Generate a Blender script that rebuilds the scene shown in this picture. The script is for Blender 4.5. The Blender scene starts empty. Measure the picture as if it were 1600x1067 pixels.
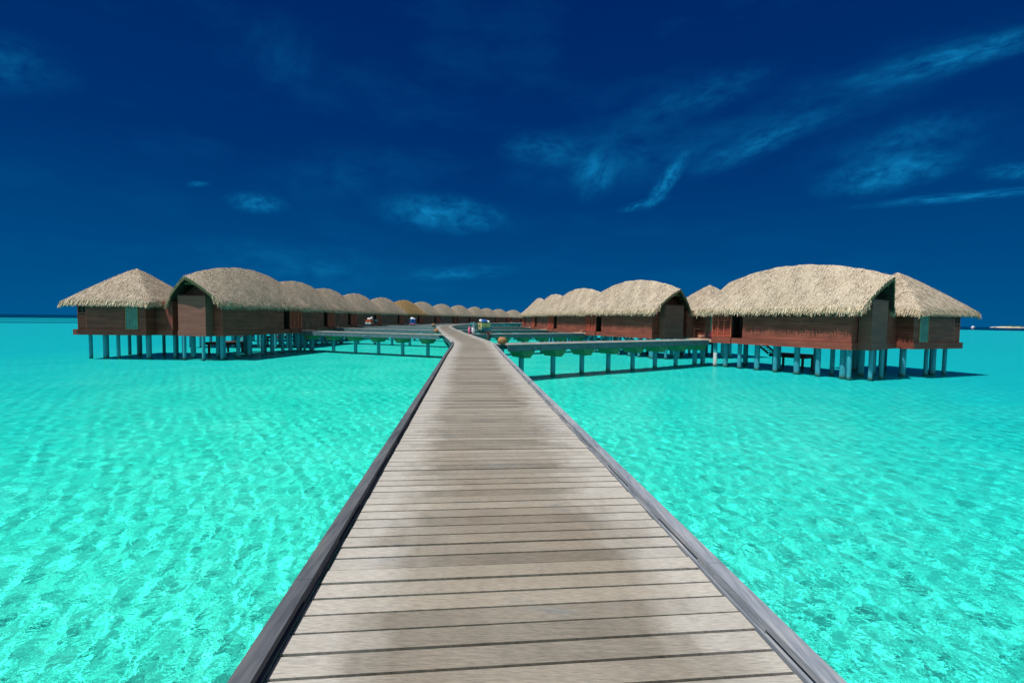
import bpy, math, random
import numpy as np
from mathutils import Vector, Matrix

sc = bpy.context.scene
COL = sc.collection
rnd = random.Random(11)
rng = np.random.default_rng(5)
R = math.radians
WATER = -2.15            # water level; the boardwalk deck top is z = 0
BED = -3.4

# ------------------------------------------------------------------ helpers
def tag(o, label=None, cat=None, group=None, kind=None):
    if label: o['label'] = label
    if cat: o['category'] = cat
    if group: o['group'] = group
    if kind: o['kind'] = kind
    return o

def empty(name, loc=(0, 0, 0), rz=0.0):
    o = bpy.data.objects.new(name, None)
    o.empty_display_size = .3
    COL.objects.link(o)
    o.location = loc
    o.rotation_euler = (0, 0, rz)
    return o

class MB:
    """collects shapes and links them as ONE mesh object; m = mapping of local points"""
    def __init__(self, m=None, flip=False):
        self.v = []; self.f = []; self.m = m or (lambda p: p); self.flip = flip; self.att = []
    def add(self, vs, fs, a=0.0):
        b = len(self.v)
        self.v += [tuple(self.m(p)) for p in vs]
        self.att += [a] * len(vs) if not isinstance(a, (list, tuple)) else list(a)
        for f in fs:
            q = [b + i for i in f]
            self.f.append(q[::-1] if self.flip else q)
    def box(self, x0, x1, y0, y1, z0, z1):
        x0, x1 = min(x0, x1), max(x0, x1); y0, y1 = min(y0, y1), max(y0, y1); z0, z1 = min(z0, z1), max(z0, z1)
        self.add([(x0, y0, z0), (x1, y0, z0), (x1, y1, z0), (x0, y1, z0), (x0, y0, z1), (x1, y0, z1), (x1, y1, z1), (x0, y1, z1)],
                 [(0, 3, 2, 1), (4, 5, 6, 7), (0, 1, 5, 4), (1, 2, 6, 5), (2, 3, 7, 6), (3, 0, 4, 7)])
    def hexa(self, p, a=0.0):           # 8 points: bottom loop then top loop
        self.add(p, [(0, 3, 2, 1), (4, 5, 6, 7), (0, 1, 5, 4), (1, 2, 6, 5), (2, 3, 7, 6), (3, 0, 4, 7)], a)
    def prism(self, loop_a, loop_b):
        n = len(loop_a)
        self.add(list(loop_a) + list(loop_b), [tuple(range(n))[::-1], tuple(range(n, 2 * n))] +
                 [(i, (i + 1) % n, n + (i + 1) % n, n + i) for i in range(n)])
    def cyl(self, x, y, z0, z1, r0, r1=None, n=14, lean=(0, 0)):
        r1 = r0 if r1 is None else r1
        a = [(x + r0 * math.cos(2 * math.pi * i / n), y + r0 * math.sin(2 * math.pi * i / n), z0) for i in range(n)]
        b = [(x + lean[0] + r1 * math.cos(2 * math.pi * i / n), y + lean[1] + r1 * math.sin(2 * math.pi * i / n), z1) for i in range(n)]
        self.prism(a, b)
    def bar(self, p, q, r, n=8):
        p, q = Vector(p), Vector(q); d = (q - p).normalized()
        u = d.orthogonal().normalized(); w = d.cross(u)
        a = [p + r * (math.cos(2 * math.pi * i / n) * u + math.sin(2 * math.pi * i / n) * w) for i in range(n)]
        b = [x + (q - p) for x in a]
        self.prism(a, b)
    def lathe(self, prof, x=0, y=0, n=20):
        vs = []; fs = []
        for (r, z) in prof:
            vs += [(x + r * math.cos(2 * math.pi * i / n), y + r * math.sin(2 * math.pi * i / n), z) for i in range(n)]
        for k in range(len(prof) - 1):
            for i in range(n):
                fs.append((k * n + i, k * n + (i + 1) % n, (k + 1) * n + (i + 1) % n, (k + 1) * n + i))
        fs.append(tuple(range(n))[::-1]); fs.append(tuple(range((len(prof) - 1) * n, len(prof) * n)))
        self.add(vs, fs)
    def torus(self, c, ax, R_, r, n=18, k=6):
        c = Vector(c); ax = Vector(ax).normalized(); u = ax.orthogonal().normalized(); w = ax.cross(u)
        vs = []; fs = []
        for i in range(n):
            t = 2 * math.pi * i / n; d = math.cos(t) * u + math.sin(t) * w
            for j in range(k):
                s = 2 * math.pi * j / k
                vs.append(c + d * (R_ + r * math.cos(s)) + ax * r * math.sin(s))
        for i in range(n):
            for j in range(k):
                fs.append((i * k + j, ((i + 1) % n) * k + j, ((i + 1) % n) * k + (j + 1) % k, i * k + (j + 1) % k))
        self.add(vs, fs)
    def blob(self, c, rx, ry, rz, seed=0, n=12, m=8, rough=.12):
        rr = random.Random(seed); vs = []; fs = []
        for j in range(m + 1):
            ph = math.pi * j / m
            for i in range(n):
                t = 2 * math.pi * i / n; k = 1 + rr.uniform(-rough, rough) * (0 < j < m)
                vs.append((c[0] + rx * k * math.sin(ph) * math.cos(t), c[1] + ry * k * math.sin(ph) * math.sin(t), c[2] - rz * k * math.cos(ph)))
        for j in range(m):
            for i in range(n):
                fs.append((j * n + i, j * n + (i + 1) % n, (j + 1) * n + (i + 1) % n, (j + 1) * n + i))
        self.add(vs, fs)
    def build(self, name, mat, parent=None, smooth=False, att=None):
        me = bpy.data.meshes.new(name)
        me.from_pydata([tuple(p) for p in self.v], [], self.f)
        if smooth:
            me.polygons.foreach_set('use_smooth', [True] * len(me.polygons))
            try: me.set_sharp_from_angle(angle=R(50))
            except Exception: pass
        if att:
            a = me.attributes.new(att, 'FLOAT', 'POINT'); a.data.foreach_set('value', np.array(self.att, 'f'))
        me.materials.append(mat)
        o = bpy.data.objects.new(name, me)
        COL.objects.link(o)
        if parent: o.parent = parent
        return o

def copy_tree(o, parent=None):
    c = o.copy(); COL.objects.link(c)
    if parent: c.parent = parent
    for ch in list(o.children): copy_tree(ch, c)
    return c

# ------------------------------------------------------------------ materials
class NT:
    def __init__(self, name):
        self.m = bpy.data.materials.new(name); self.m.use_nodes = True
        self.t = self.m.node_tree; self.t.nodes.clear()
        self.out = self.n('OutputMaterial')
    def n(self, kind, **kw):
        nd = self.t.nodes.new('ShaderNode' + kind)
        for k, v in kw.items():
            if k in nd.inputs: nd.inputs[k].default_value = v
            else: setattr(nd, k, v)
        return nd
    def l(self, a, b): self.t.links.new(a, b)
    def math(self, op, a, b=None, clamp=False):
        nd = self.n('Math'); nd.operation = op; nd.use_clamp = clamp
        for i, x in enumerate((a, b)):
            if x is None: continue
            if isinstance(x, (int, float)): nd.inputs[i].default_value = x
            else: self.l(x, nd.inputs[i])
        return nd.outputs[0]
    def ramp(self, fac, stops, interp='LINEAR'):
        r = self.n('ValToRGB'); r.color_ramp.interpolation = interp
        e = r.color_ramp.elements
        while len(e) < len(stops): e.new(.5)
        for x, (p, c) in zip(e, stops):
            x.position = p; x.color = (*c, 1) if len(c) == 3 else c
        self.l(fac, r.inputs[0]); return r.outputs[0]
    def mix(self, fac, a, b, mode='MIX'):
        nd = self.n('MixRGB'); nd.blend_type = mode
        for s, x in zip(nd.inputs, (fac, a, b)):
            if isinstance(x, (int, float)): s.default_value = x
            elif isinstance(x, tuple): s.default_value = (*x, 1)
            else: self.l(x, s)
        return nd.outputs[0]
    def noise(self, vec, scale=5, detail=4, rough=.55, dist=0):
        nd = self.n('TexNoise'); nd.inputs['Scale'].default_value = scale; nd.inputs['Detail'].default_value = detail
        nd.inputs['Roughness'].default_value = rough; nd.inputs['Distortion'].default_value = dist
        if vec is not None: self.l(vec, nd.inputs['Vector'])
        return nd.outputs[0]
    def coord(self, which='Object', scale=(1, 1, 1), rot=(0, 0, 0)):
        tc = self.n('TexCoord'); mp = self.n('Mapping')
        mp.inputs['Scale'].default_value = scale; mp.inputs['Rotation'].default_value = rot
        self.l(tc.outputs[which], mp.inputs['Vector']); return mp.outputs[0]
    def sep(self, vec):
        s = self.n('SeparateXYZ'); self.l(vec, s.inputs[0]); return s.outputs
    def island(self): return self.n('NewGeometry').outputs['Random Per Island']
    def pbr(self, color, rough=.7, bump=None, bstr=.3, bdist=.02, spec=.3, metal=0):
        p = self.n('BsdfPrincipled')
        if isinstance(color, tuple): p.inputs['Base Color'].default_value = (*color, 1)
        else: self.l(color, p.inputs['Base Color'])
        if isinstance(rough, (int, float)): p.inputs['Roughness'].default_value = rough
        else: self.l(rough, p.inputs['Roughness'])
        p.inputs['Specular IOR Level'].default_value = spec; p.inputs['Metallic'].default_value = metal
        if bump is not None:
            b = self.n('Bump'); b.inputs['Strength'].default_value = bstr; b.inputs['Distance'].default_value = bdist
            self.l(bump, b.inputs['Height']); self.l(b.outputs[0], p.inputs['Normal'])
        self.l(p.outputs[0], self.out.inputs[0]); return self.m

def mat_plain(name, c, rough=.6, var=.25, scale=6, spec=.3):
    t = NT(name); n = t.noise(t.coord('Object'), scale, 4)
    col = t.ramp(n, [(.25, tuple(x * (1 - var) for x in c)), (.75, tuple(min(1, x * (1 + var)) for x in c))])
    return t.pbr(col, rough, n, .15, .01, spec)

def mat_thatch(name, lo, mid, hi):
    t = NT(name)
    isl = t.island()
    co = t.coord('Object', (1, 1, 1))
    big = t.noise(co, 1.1, 4, .6)
    fine = t.noise(t.coord('Object', (22, 5, 5)), 1.0, 5, .7)
    f = t.math('ADD', t.math('MULTIPLY', isl, .46), t.math('ADD', t.math('MULTIPLY', fine, .50), t.math('MULTIPLY', big, .26)))
    f = t.math('SUBTRACT', f, .12)
    col = t.ramp(f, [(.22, lo), (.5, mid), (.8, hi)])
    warm = t.noise(co, .45, 3)
    col = t.mix(t.math('MULTIPLY', t.ramp(warm, [(.45, (0, 0, 0)), (.7, (1, 1, 1))]), .28), col, (.36, .27, .19), 'MIX')
    return t.pbr(col, .95, fine, .75, .04, .05)

def mat_boards(name, c, pitch=.15, var=.3, groove=.55):
    t = NT(name)
    co = t.coord('Object'); x, y, z = t.sep(co)
    zz = t.math('MULTIPLY', z, 1 / pitch)
    fr = t.math('FRACT', zz); fl = t.math('FLOOR', zz)
    comb = t.n('CombineXYZ'); t.l(t.math('MULTIPLY', x, .12), comb.inputs[0]); t.l(t.math('MULTIPLY', y, .12), comb.inputs[1]); t.l(t.math('MULTIPLY', fl, 3.37), comb.inputs[2])
    per = t.noise(comb.outputs[0], 3.0, 2)
    grain = t.noise(t.coord('Object', (1.2, 1.2, 38)), 2.0, 5, .65)
    mot = t.noise(co, .9, 4, .6)
    f = t.math('ADD', t.math('MULTIPLY', per, .55), t.math('ADD', t.math('MULTIPLY', grain, .3), t.math('MULTIPLY', mot, .3)))
    lo = tuple(v * (1 - var) for v in c); hi = tuple(min(1, v * (1 + var * 1.2)) for v in c)
    col = t.ramp(f, [(.38, lo), (.58, c), (.78, hi)])
    g = t.ramp(fr, [(0, (groove,) * 3), (.10, (1, 1, 1)), (.95, (1, 1, 1)), (1, (groove,) * 3)])
    col = t.mix(1.0, col, g, 'MULTIPLY')
    return t.pbr(col, .62, t.math('ADD', g, t.math('MULTIPLY', grain, .15)), .5, .02, .25)

def mat_deck(name, base=(.232, .211, .174), edge=True):
    """weathered planks: per-plank tone, grain along the plank (attribute lat = metres off the centre line)"""
    t = NT(name)
    isl = t.island()
    at = t.n('Attribute'); at.attribute_name = 'lat'; lat = at.outputs['Fac']
    co = t.coord('Object')
    x, y, z = t.sep(co)
    c2 = t.n('CombineXYZ'); t.l(t.math('MULTIPLY', lat, 1.2), c2.inputs[0]); t.l(t.math('MULTIPLY', y, 45), c2.inputs[1]); t.l(t.math('MULTIPLY', isl, 40), c2.inputs[2])
    grain = t.noise(c2.outputs[0], 1.3, 6, .7)
    c3 = t.n('CombineXYZ'); t.l(t.math('MULTIPLY', lat, 16.), c3.inputs[0]); t.l(t.math('MULTIPLY', y, 210), c3.inputs[1]); t.l(t.math('MULTIPLY', isl, 70), c3.inputs[2])
    grain2 = t.noise(c3.outputs[0], 1.0, 4, .7)
    c4 = t.n('CombineXYZ'); t.l(t.math('MULTIPLY', lat, .9), c4.inputs[0]); t.l(t.math('MULTIPLY', isl, 9), c4.inputs[1])
    blot = t.noise(c4.outputs[0], 1.8, 3, .6, .3)
    stain = t.noise(t.coord('Object', (1.1, .35, 1)), 1.0, 4, .6)
    f = t.math('ADD', t.math('MULTIPLY', isl, .36), t.math('ADD', t.math('MULTIPLY', grain, .28), t.math('MULTIPLY', blot, .36)))
    b = base
    col = t.ramp(f, [(.3, tuple(v * .64 for v in b)), (.5, b), (.72, tuple(min(1, v * 1.28) for v in b))])
    brown = t.ramp(stain, [(.5, (0, 0, 0)), (.68, (1, 1, 1))])
    col = t.mix(t.math('MULTIPLY', brown, .32), col, (.185, .142, .10))
    # bluish-grey damp marks
    damp = t.ramp(t.noise(t.coord('Object', (1.6, 3.2, 1)), .9, 4, .65), [(.6, (0, 0, 0)), (.73, (1, 1, 1))])
    col = t.mix(t.math('MULTIPLY', damp, .55), col, (.13, .165, .195))
    if edge:
        ab = t.math('ABSOLUTE', lat)
        wob = t.math('ADD', ab, t.math('MULTIPLY', t.math('SUBTRACT', blot, .5), .9))
        pale = t.ramp(wob, [(.62, (0, 0, 0)), (1.12, (1, 1, 1))])
        col = t.mix(t.math('MULTIPLY', pale, .62), col, (.45, .44, .41))
    g2 = t.ramp(grain2, [(.32, (.64,) * 3), (.6, (1.12,) * 3)])
    col = t.mix(1.0, col, g2, 'MULTIPLY')
    cr = t.ramp(grain, [(.26, (.45,) * 3), (.36, (1,) * 3)])
    col = t.mix(.6, col, cr, 'MULTIPLY')
    return t.pbr(col, .62, t.math('ADD', grain2, grain), .35, .004, .25)

def mat_post(name, c):
    t = NT(name)
    co = t.coord('Object'); x, y, z = t.sep(co)
    n = t.noise(t.coord('Object', (4, 4, .8)), 1.5, 4)
    col = t.ramp(n, [(.3, tuple(v * .8 for v in c)), (.7, tuple(v * 1.15 for v in c))])
    h = t.math('ADD', z, t.math('MULTIPLY', n, .25))       # local z is height above the water
    tide = t.ramp(t.math('ADD', t.math('MULTIPLY', h, .8), .3), [(.42, (1, 1, 1)), (.56, (0, 0, 0))])
    col = t.mix(t.math('MULTIPLY', tide, .8), col, (.06, .10, .07))
    return t.pbr(col, .8, n, .2, .01, .2)

M = {}
M['thatch'] = mat_thatch('thatch', (.21, .172, .13), (.45, .385, .30), (.66, .59, .49))
M['fringe'] = mat_thatch('fringe_straw', (.27, .20, .12), (.56, .46, .33), (.74, .645, .50))
M['thatch_gold'] = mat_thatch('golden_thatch', (.20, .125, .05), (.43, .29, .135), (.60, .44, .25))
M['wall'] = mat_boards('red_brown_boards', (.232, .060, .042), .19, .5, .35)
M['wall_grey'] = mat_boards('grey_brown_boards', (.20, .082, .064), .13, .25, .7)
M['skirt'] = mat_boards('skirt_boards', (.22, .058, .040), .27, .35)
M['slat'] = mat_plain('red_slats', (.46, .10, .065), .55)
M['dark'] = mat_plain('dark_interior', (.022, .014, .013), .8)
M['dark_wood'] = mat_plain('dark_brown_wood', (.085, .034, .026), .6)
M['olive'] = mat_plain('olive_bargeboard', (.105, .10, .05), .6)  # greenish bounce light off the water put into the board colour
M['parapet'] = mat_plain('blue_grey_sheet', (.12, .22, .26), .5)
M['conc'] = mat_post('teal_bounce_concrete', (.035, .30, .385))  # grey concrete with teal water bounce and grading put into its colour
M['conc_white'] = mat_post('white_coated_concrete', (.62, .62, .62))
M['corbel'] = mat_plain('green_bounce_concrete', (.05, .21, .11), .85)  # green is light from the lit water, put into the base colour
M['deck'] = mat_deck('weathered_deck')
M['walk'] = mat_deck('walkway_deck', (.30, .30, .285), False)
M['fascia'] = mat_plain('grey_blue_timber', (.075, .145, .18), .7, .3, 3)
M['landing'] = mat_plain('pinkish_timber', (.50, .34, .27), .6)
M['glass'] = None
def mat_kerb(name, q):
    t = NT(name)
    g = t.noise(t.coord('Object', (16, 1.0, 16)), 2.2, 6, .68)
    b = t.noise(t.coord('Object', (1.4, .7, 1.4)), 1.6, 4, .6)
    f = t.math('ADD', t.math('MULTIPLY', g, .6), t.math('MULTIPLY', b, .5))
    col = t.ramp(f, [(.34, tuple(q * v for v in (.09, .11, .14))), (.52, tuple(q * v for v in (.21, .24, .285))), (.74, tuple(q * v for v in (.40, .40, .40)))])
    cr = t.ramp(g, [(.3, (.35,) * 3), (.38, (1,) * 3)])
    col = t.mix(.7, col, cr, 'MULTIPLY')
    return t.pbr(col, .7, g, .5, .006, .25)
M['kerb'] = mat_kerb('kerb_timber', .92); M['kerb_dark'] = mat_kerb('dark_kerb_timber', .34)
t = NT('turquoise_glass')
n = t.noise(t.coord('Object', (1, 1, 1)), 1.5, 2)
M['glass'] = t.pbr(t.ramp(n, [(.3, (.004, .16, .19)), (.7, (.02, .28, .28))]), .15, spec=.35)
M['frame'] = mat_plain('yellow_wood_frame', (.34, .27, .12), .5)
M['basket'] = mat_plain('woven_brown_basket', (.30, .16, .075), .85, .35, 25)
M['clay'] = mat_plain('peach_clay', (.60, .40, .27), .7)
M['yellow'] = mat_plain('yellow_plastic', (.48, .46, .20), .5)
M['orange'] = mat_plain('orange_plastic', (.52, .12, .05), .5)
M['blue'] = mat_plain('blue_cloth', (.02, .11, .38), .9)
M['navy'] = mat_plain('navy_cloth', (.015, .025, .14), .9)
M['white'] = mat_plain('white_cloth', (.75, .77, .82), .9, .1)
M['pale_blue'] = mat_plain('pale_blue_paint', (.35, .52, .62), .5)
M['pink'] = mat_plain('pink_cloth', (.62, .16, .26), .9)
M['teal'] = mat_plain('teal_paint', (.03, .22, .27), .5)
M['rubber'] = mat_plain('black_rubber', (.015, .016, .018), .7)
M['metal'] = mat_plain('dark_metal', (.05, .06, .07), .4)
M['charcoal'] = mat_plain('charcoal_ceramic', (.05, .055, .065), .5)
M['leaf'] = mat_plain('reddish_leaf', (.16, .05, .05), .7)
M['green'] = mat_plain('island_green', (.05, .10, .035), .9)
M['sand'] = mat_plain('beach_sand', (.65, .60, .48), .9)
M['boat'] = mat_plain('white_hull', (.72, .76, .80), .4, .1)

# ------------------------------------------------------------------ curves of the place
def catmull(pts, step):
    P = [Vector(p) for p in pts]; P = [2 * P[0] - P[1]] + P + [2 * P[-1] - P[-2]]
    dense = []
    for i in range(1, len(P) - 2):
        for k in range(60):
            t = k / 60
            a, b, c, d = P[i - 1], P[i], P[i + 1], P[i + 2]
            dense.append(.5 * ((2 * b) + (c - a) * t + (2 * a - 5 * b + 4 * c - d) * t * t + (3 * b - a - 3 * c + d) * t ** 3))
    dense.append(P[-2]); out = [dense[0]]; acc = 0.0; need = step
    for a, b in zip(dense, dense[1:]):
        L = (b - a).length
        while acc + L >= need:
            out.append(a + (b - a) * ((need - acc) / L)); need += step
        acc += L
    return out

PIER = [(.903, -6.0), (-.363, 7.0), (-1.53, 19.0), (-2.5, 29.0), (-3.9, 37.), (-5.7, 46.0), (-8.3, 60.0), (-10.9, 74.0), (-13.4, 90.0), (-14.4, 104.0), (-13.6, 122.), (-10.5, 142.0), (-5.0, 164.0), (2.0, 186.0), (8.0, 204.)]
PITCH = .1456
line = catmull(PIER, PITCH)
HALF = 1.19
def frame_at(i):
    a = line[max(0, i - 8)]; b = line[min(len(line) - 1, i + 8)]
    d = (b - a).normalized(); return d, Vector((d.y, -d.x))       # forward, right
def y_index(Y): return min(range(len(line)), key=lambda i: abs(line[i].y - Y))

# ------------------------------------------------------------------ the boardwalk
pier = empty('boardwalk', (line[0].x, line[0].y, WATER))
tag(pier, 'long weathered grey plank boardwalk with low timber kerbs running from the foreground between the villas', 'boardwalk')
OFF = Vector((line[0].x, line[0].y, WATER))
pm = lambda p: (p[0] - OFF.x, p[1] - OFF.y, p[2] - OFF.z)
b = MB(pm)
for i in range(len(line) - 1):
    d, r = frame_at(i); c = line[i]
    w = PITCH / 2 - (.0078 + rnd.uniform(-.001, .0014)); w2 = w + rnd.uniform(-.001, .001)
    sk = rnd.uniform(-.002, .002); dz = rnd.uniform(-.0035, .0025)
    wl = HALF + rnd.uniform(-.006, .006); wr = HALF + rnd.uniform(-.006, .006)
    p = lambda s, f, z: (c.x + r.x * s + d.x * f, c.y + r.y * s + d.y * f, z)
    ns = 1
    lo = [p(-wl, -w + sk, -.03), p(wr, -w2, -.03), p(wr, w2, -.03), p(-wl, w + sk, -.03)]
    hi = [p(-wl, -w + sk, dz), p(wr, -w2, dz + rnd.uniform(-.002, .002)), p(wr, w2, dz), p(-wl, w + sk, dz)]
    b.hexa(lo + hi, [-wl, wr, wr, -wl, -wl, wr, wr, -wl])
b.build('deck', M['deck'], pier, att='lat')
b = MB(pm)                                              # joists below the planks
for s in (-.95, -.32, .32, .95):
    for i in range(0, len(line) - 12, 12):
        d, r = frame_at(i); d2, r2 = frame_at(i + 12); c, e = line[i], line[i + 12]
        q = lambda cc, rr, o, z: (cc.x + rr.x * (s + o), cc.y + rr.y * (s + o), z)
        b.hexa([q(c, r, -.05, -.24), q(c, r, .05, -.24), q(e, r2, .05, -.24), q(e, r2, -.05, -.24),
                q(c, r, -.05, -.032), q(c, r, .05, -.032), q(e, r2, .05, -.032), q(e, r2, -.05, -.032)])
b.build('joists', M['dark_wood'], pier)
def side_strip(mb, i0, i1, o0, o1, z0, z1, step=1, gap=0.0):
    for i in range(i0, i1, step):
        j = min(i1, i + step)
        d, r = frame_at(i); d2, r2 = frame_at(j); c, e = line[i], line[j]
        g = gap / 2
        P = lambda cc, rr, dd, o, z, k: (cc.x + rr.x * o + dd.x * k, cc.y + rr.y * o + dd.y * k, z)
        mb.hexa([P(c, r, d, o0, z0, g), P(c, r, d, o1, z0, g), P(e, r2, d2, o1, z0, -g), P(e, r2, d2, o0, z0, -g),
                 P(c, r, d, o0, z1, g), P(c, r, d, o1, z1, g), P(e, r2, d2, o1, z1, -g), P(e, r2, d2, o0, z1, -g)])
iR, iL = y_index(27.6), y_index(30.6)
for sgn, end, shift in ((-1, iL, 3), (1, iR, 9)):
    k = MB(pm)
    inner, outer = sgn * (HALF + .008), sgn * (HALF + .114)
    # sill board, spacer blocks with drain gaps between, top beam
    side_strip(k, 0, end, sgn * (HALF + .008), sgn * (HALF + .105), -.06, .014, 24, .002)
    side_strip(k, shift, end, sgn * (HALF + .0165), sgn * (HALF + .10), .0145, .036, 9, .62)
    side_strip(k, 0, end, inner + sgn * .010, outer, .0365, .074, 20, .003)
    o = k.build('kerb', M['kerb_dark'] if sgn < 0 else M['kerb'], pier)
    o['label'] = 'dark slate grey kerb on the left' if sgn < 0 else 'light grey weathered kerb on the right'
    k = MB(pm)
    side_strip(k, 0, len(line) - 1, sgn * (HALF + .02), sgn * (HALF + .075), -.42, -.062, 12, .001)
    k.build('fascia', M['fascia'], pier)
    k = MB(pm)                                            # pale flush edge board beyond the kerb's end
    side_strip(k, end + 1, len(line) - 1, sgn * (HALF + .006), sgn * (HALF + .2), -.05, .016, 16, .002)
    k.build('edge_board', M['walk'], pier, att='lat')
def post_and_corbel(parent, inv, c, d, w, top, depth=.5, rad=.175):
    """concrete pile with a trapezoid cap; c centre, d the direction across the walkway"""
    f = Vector((-d.y, d.x))
    k = MB(inv)
    hw, bw, th = .58, .22, .2
    def pt(s, g, z): return (c.x + f.x * s + d.x * g, c.y + f.y * s + d.y * g, z)
    k.hexa([pt(-bw, -w * .42, top - depth), pt(bw, -w * .42, top - depth), pt(bw, w * .42, top - depth), pt(-bw, w * .42, top - depth),
            pt(-hw, -w * .46, top), pt(hw, -w * .46, top), pt(hw, w * .46, top), pt(-hw, w * .46, top)])
    co = k.build('corbel', M['corbel'], parent)
    k = MB(inv); k.cyl(c.x, c.y, BED - .3, top - depth + .01, rad)
    k.build('post', M['conc'], parent, True)
for Y in list(np.arange(-2, 30, 3.4)) + [33.5, 37.2, 41, 46, 51, 58, 66, 75, 85]:
    i = y_index(Y); d, r = frame_at(i)
    post_and_corbel(pier, pm, line[i], r, 2.2, -.4)

# ------------------------------------------------------------------ the villas
LROOF, HW = 12.0, 2.68
ZE, ZA, ZM, PROW, UM = 2.72, 4.82, 6.10, .95, 5.4
def ridge(u):
    if u < UM: return ZM - (ZM - ZA) * ((u - UM) / (UM + PROW)) ** 2
    return ZM - (ZM - 4.75) * ((u - UM) / (LROOF - .5 - UM)) ** 2
def roof_z(u, v):
    t = min(1.0, abs(v) / HW)
    f = .80 * t + .20 * t * t
    z = ridge(u) - (ridge(u) - ZE) * f
    hip = ZE + (LROOF - u) * 2.3
    k = .55
    h = max(k - abs(z - hip), 0) / k
    return min(z, hip) - h * h * k * .25
def u_start(v): return -.22 - (PROW - .22) * (1 - min(1, abs(v) / HW))

def strand(mb, p, d, side, length, width, lift):
    p = Vector(p); tip = p + d * length + lift
    s = side * (width / 2)
    mb.add([tuple(p - s), tuple(p + s), tuple(tip + s * .5), tuple(tip - s * .5)], [(0, 1, 2, 3)])

def dark_underside(o, count):
    """darkens the underside of a roof: shade put into its colour"""
    o.data.materials.append(M['dark_wood'])
    for i in range(1, count, 2): o.data.polygons[i].material_index = 1

def make_main_roof(root, mp, flip, mat):
    rr = random.Random(4)
    b = MB(mp, flip)
    NU, NV = 56, 36
    def S(i, j, off=0.0):
        v = -HW + 2 * HW * j / NV; u0 = u_start(v); u = u0 + (LROOF - u0) * i / NU
        n = math.sin(u * 3.1 + v * 2.3) * .02 + math.sin(u * 7.7 - v * 5.1) * .015 + rr.uniform(-.018, .018)
        return (u, v, roof_z(u, v) + (n if off == 0 else 0) - off)
    top = [[S(i, j) for j in range(NV + 1)] for i in range(NU + 1)]
    bot = [[S(i, j, .26) for j in range(NV + 1)] for i in range(NU + 1)]
    vs = [p for row in top for p in row] + [p for row in bot for p in row]
    W = NV + 1; B = (NU + 1) * W; fs = []
    for i in range(NU):
        for j in range(NV):
            a = i * W + j
            fs.append((a, a + W, a + W + 1, a + 1)); fs.append((B + a, B + a + 1, B + a + W + 1, B + a + W))
    for i in range(NU):
        a = i * W; fs.append((a, B + a, B + a + W, a + W)); a = i * W + NV; fs.append((a, a + W, B + a + W, B + a))
    for j in range(NV):
        a = j; fs.append((a, a + 1, B + a + 1, B + a)); a = NU * W + j; fs.append((a, B + a, B + a + 1, a + 1))
    b.add(vs, fs)
    for k in range(9000):                              # loose straw over the slopes
        v = rr.uniform(-HW, HW); u = rr.uniform(u_start(v), LROOF - .05)
        e = .04
        g = Vector((roof_z(u + e, v) - roof_z(u - e, v), roof_z(u, v + e) - roof_z(u, v - e))) / (2 * e)
        d = Vector((-g.x * .5, -g.y, 0)); d.x += rr.uniform(-.25, .25); d.normalize()
        d = Vector((d.x, d.y, g.x * d.x + g.y * d.y)).normalized()
        nrm = Vector((-g.x, -g.y, 1)).normalized()
        strand(b, Vector((u, v, roof_z(u, v) + .015)), d, d.cross(nrm), rr.uniform(.14, .32), rr.uniform(.022, .05), nrm * rr.uniform(.0, .035))
    roof = b.build('roof', mat, root, True)
    dark_underside(roof, 2 * NU * NV)
    f = MB(mp, flip)
    def fringe(u, v, out, n, along):
        for _ in range(n):
            uu = u + along[0] * rr.uniform(-.5, .5); vv = v + along[1] * rr.uniform(-.5, .5)
            z0 = roof_z(min(uu, LROOF - .02), max(-HW + .02, min(HW - .02, vv))) + rr.uniform(-.12, .05)
            o = Vector((out[0], out[1], 0)) * rr.uniform(.08, .24)
            d = (o + Vector((rr.uniform(-.06, .06), rr.uniform(-.06, .06), -(rr.uniform(.26, .5) if rr.random() < .75 else rr.uniform(.4, .68))))); L = d.length
            strand(f, (uu - out[0] * .1 * rr.random(), vv - out[1] * .1 * rr.random(), z0 + .03), d.normalized(), Vector((-out[1], out[0], 0)), L, rr.uniform(.022, .06), Vector((0, 0, 0)))
    stp = .1
    for k in range(-2, int(LROOF / stp) + 1):
        for s in (-1, 1): fringe(k * stp, s * HW, (0, s), 17, (stp * 1.4, 0))
    for k in range(int(2 * HW / stp) + 1): fringe(LROOF, -HW + k * stp, (1, 0), 10, (0, stp * 1.4))
    for k in range(5):                                  # ragged ends wrapping the gable corners
        for s in (-1, 1): fringe(-.22 - .03 * k, s * (HW - .1 - k * .12), (-.7, s * .3), 8, (.05, .1))
    f.build('fringe', M['fringe'], roof)
    bb = MB(mp, flip)                                   # bargeboards under the gable edge
    for s in (-1, 1):
        for k in range(10):
            va, vb = s * HW * k / 10, s * HW * (k + 1) / 10
            ua, ub = u_start(va) - .012, u_start(vb) - .012
            za, zb = roof_z(max(ua, 0) + .0, va), roof_z(max(ub, 0), vb)
            za = ridge(ua) - (ridge(ua) - ZE) * (.8 * abs(va) / HW + .2 * (va / HW) ** 2); zb = ridge(ub) - (ridge(ub) - ZE) * (.8 * abs(vb) / HW + .2 * (vb / HW) ** 2)
            bb.hexa([(ua, va, za - .30), (ua + .06, va, za - .30), (ub + .06, vb, zb - .30), (ub, vb, zb - .30),
                     (ua, va, za - .06), (ua + .06, va, za - .06), (ub + .06, vb, zb - .06), (ub, vb, zb - .06)])
    bb.build('bargeboard', M['olive'], root)
    return roof

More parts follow.
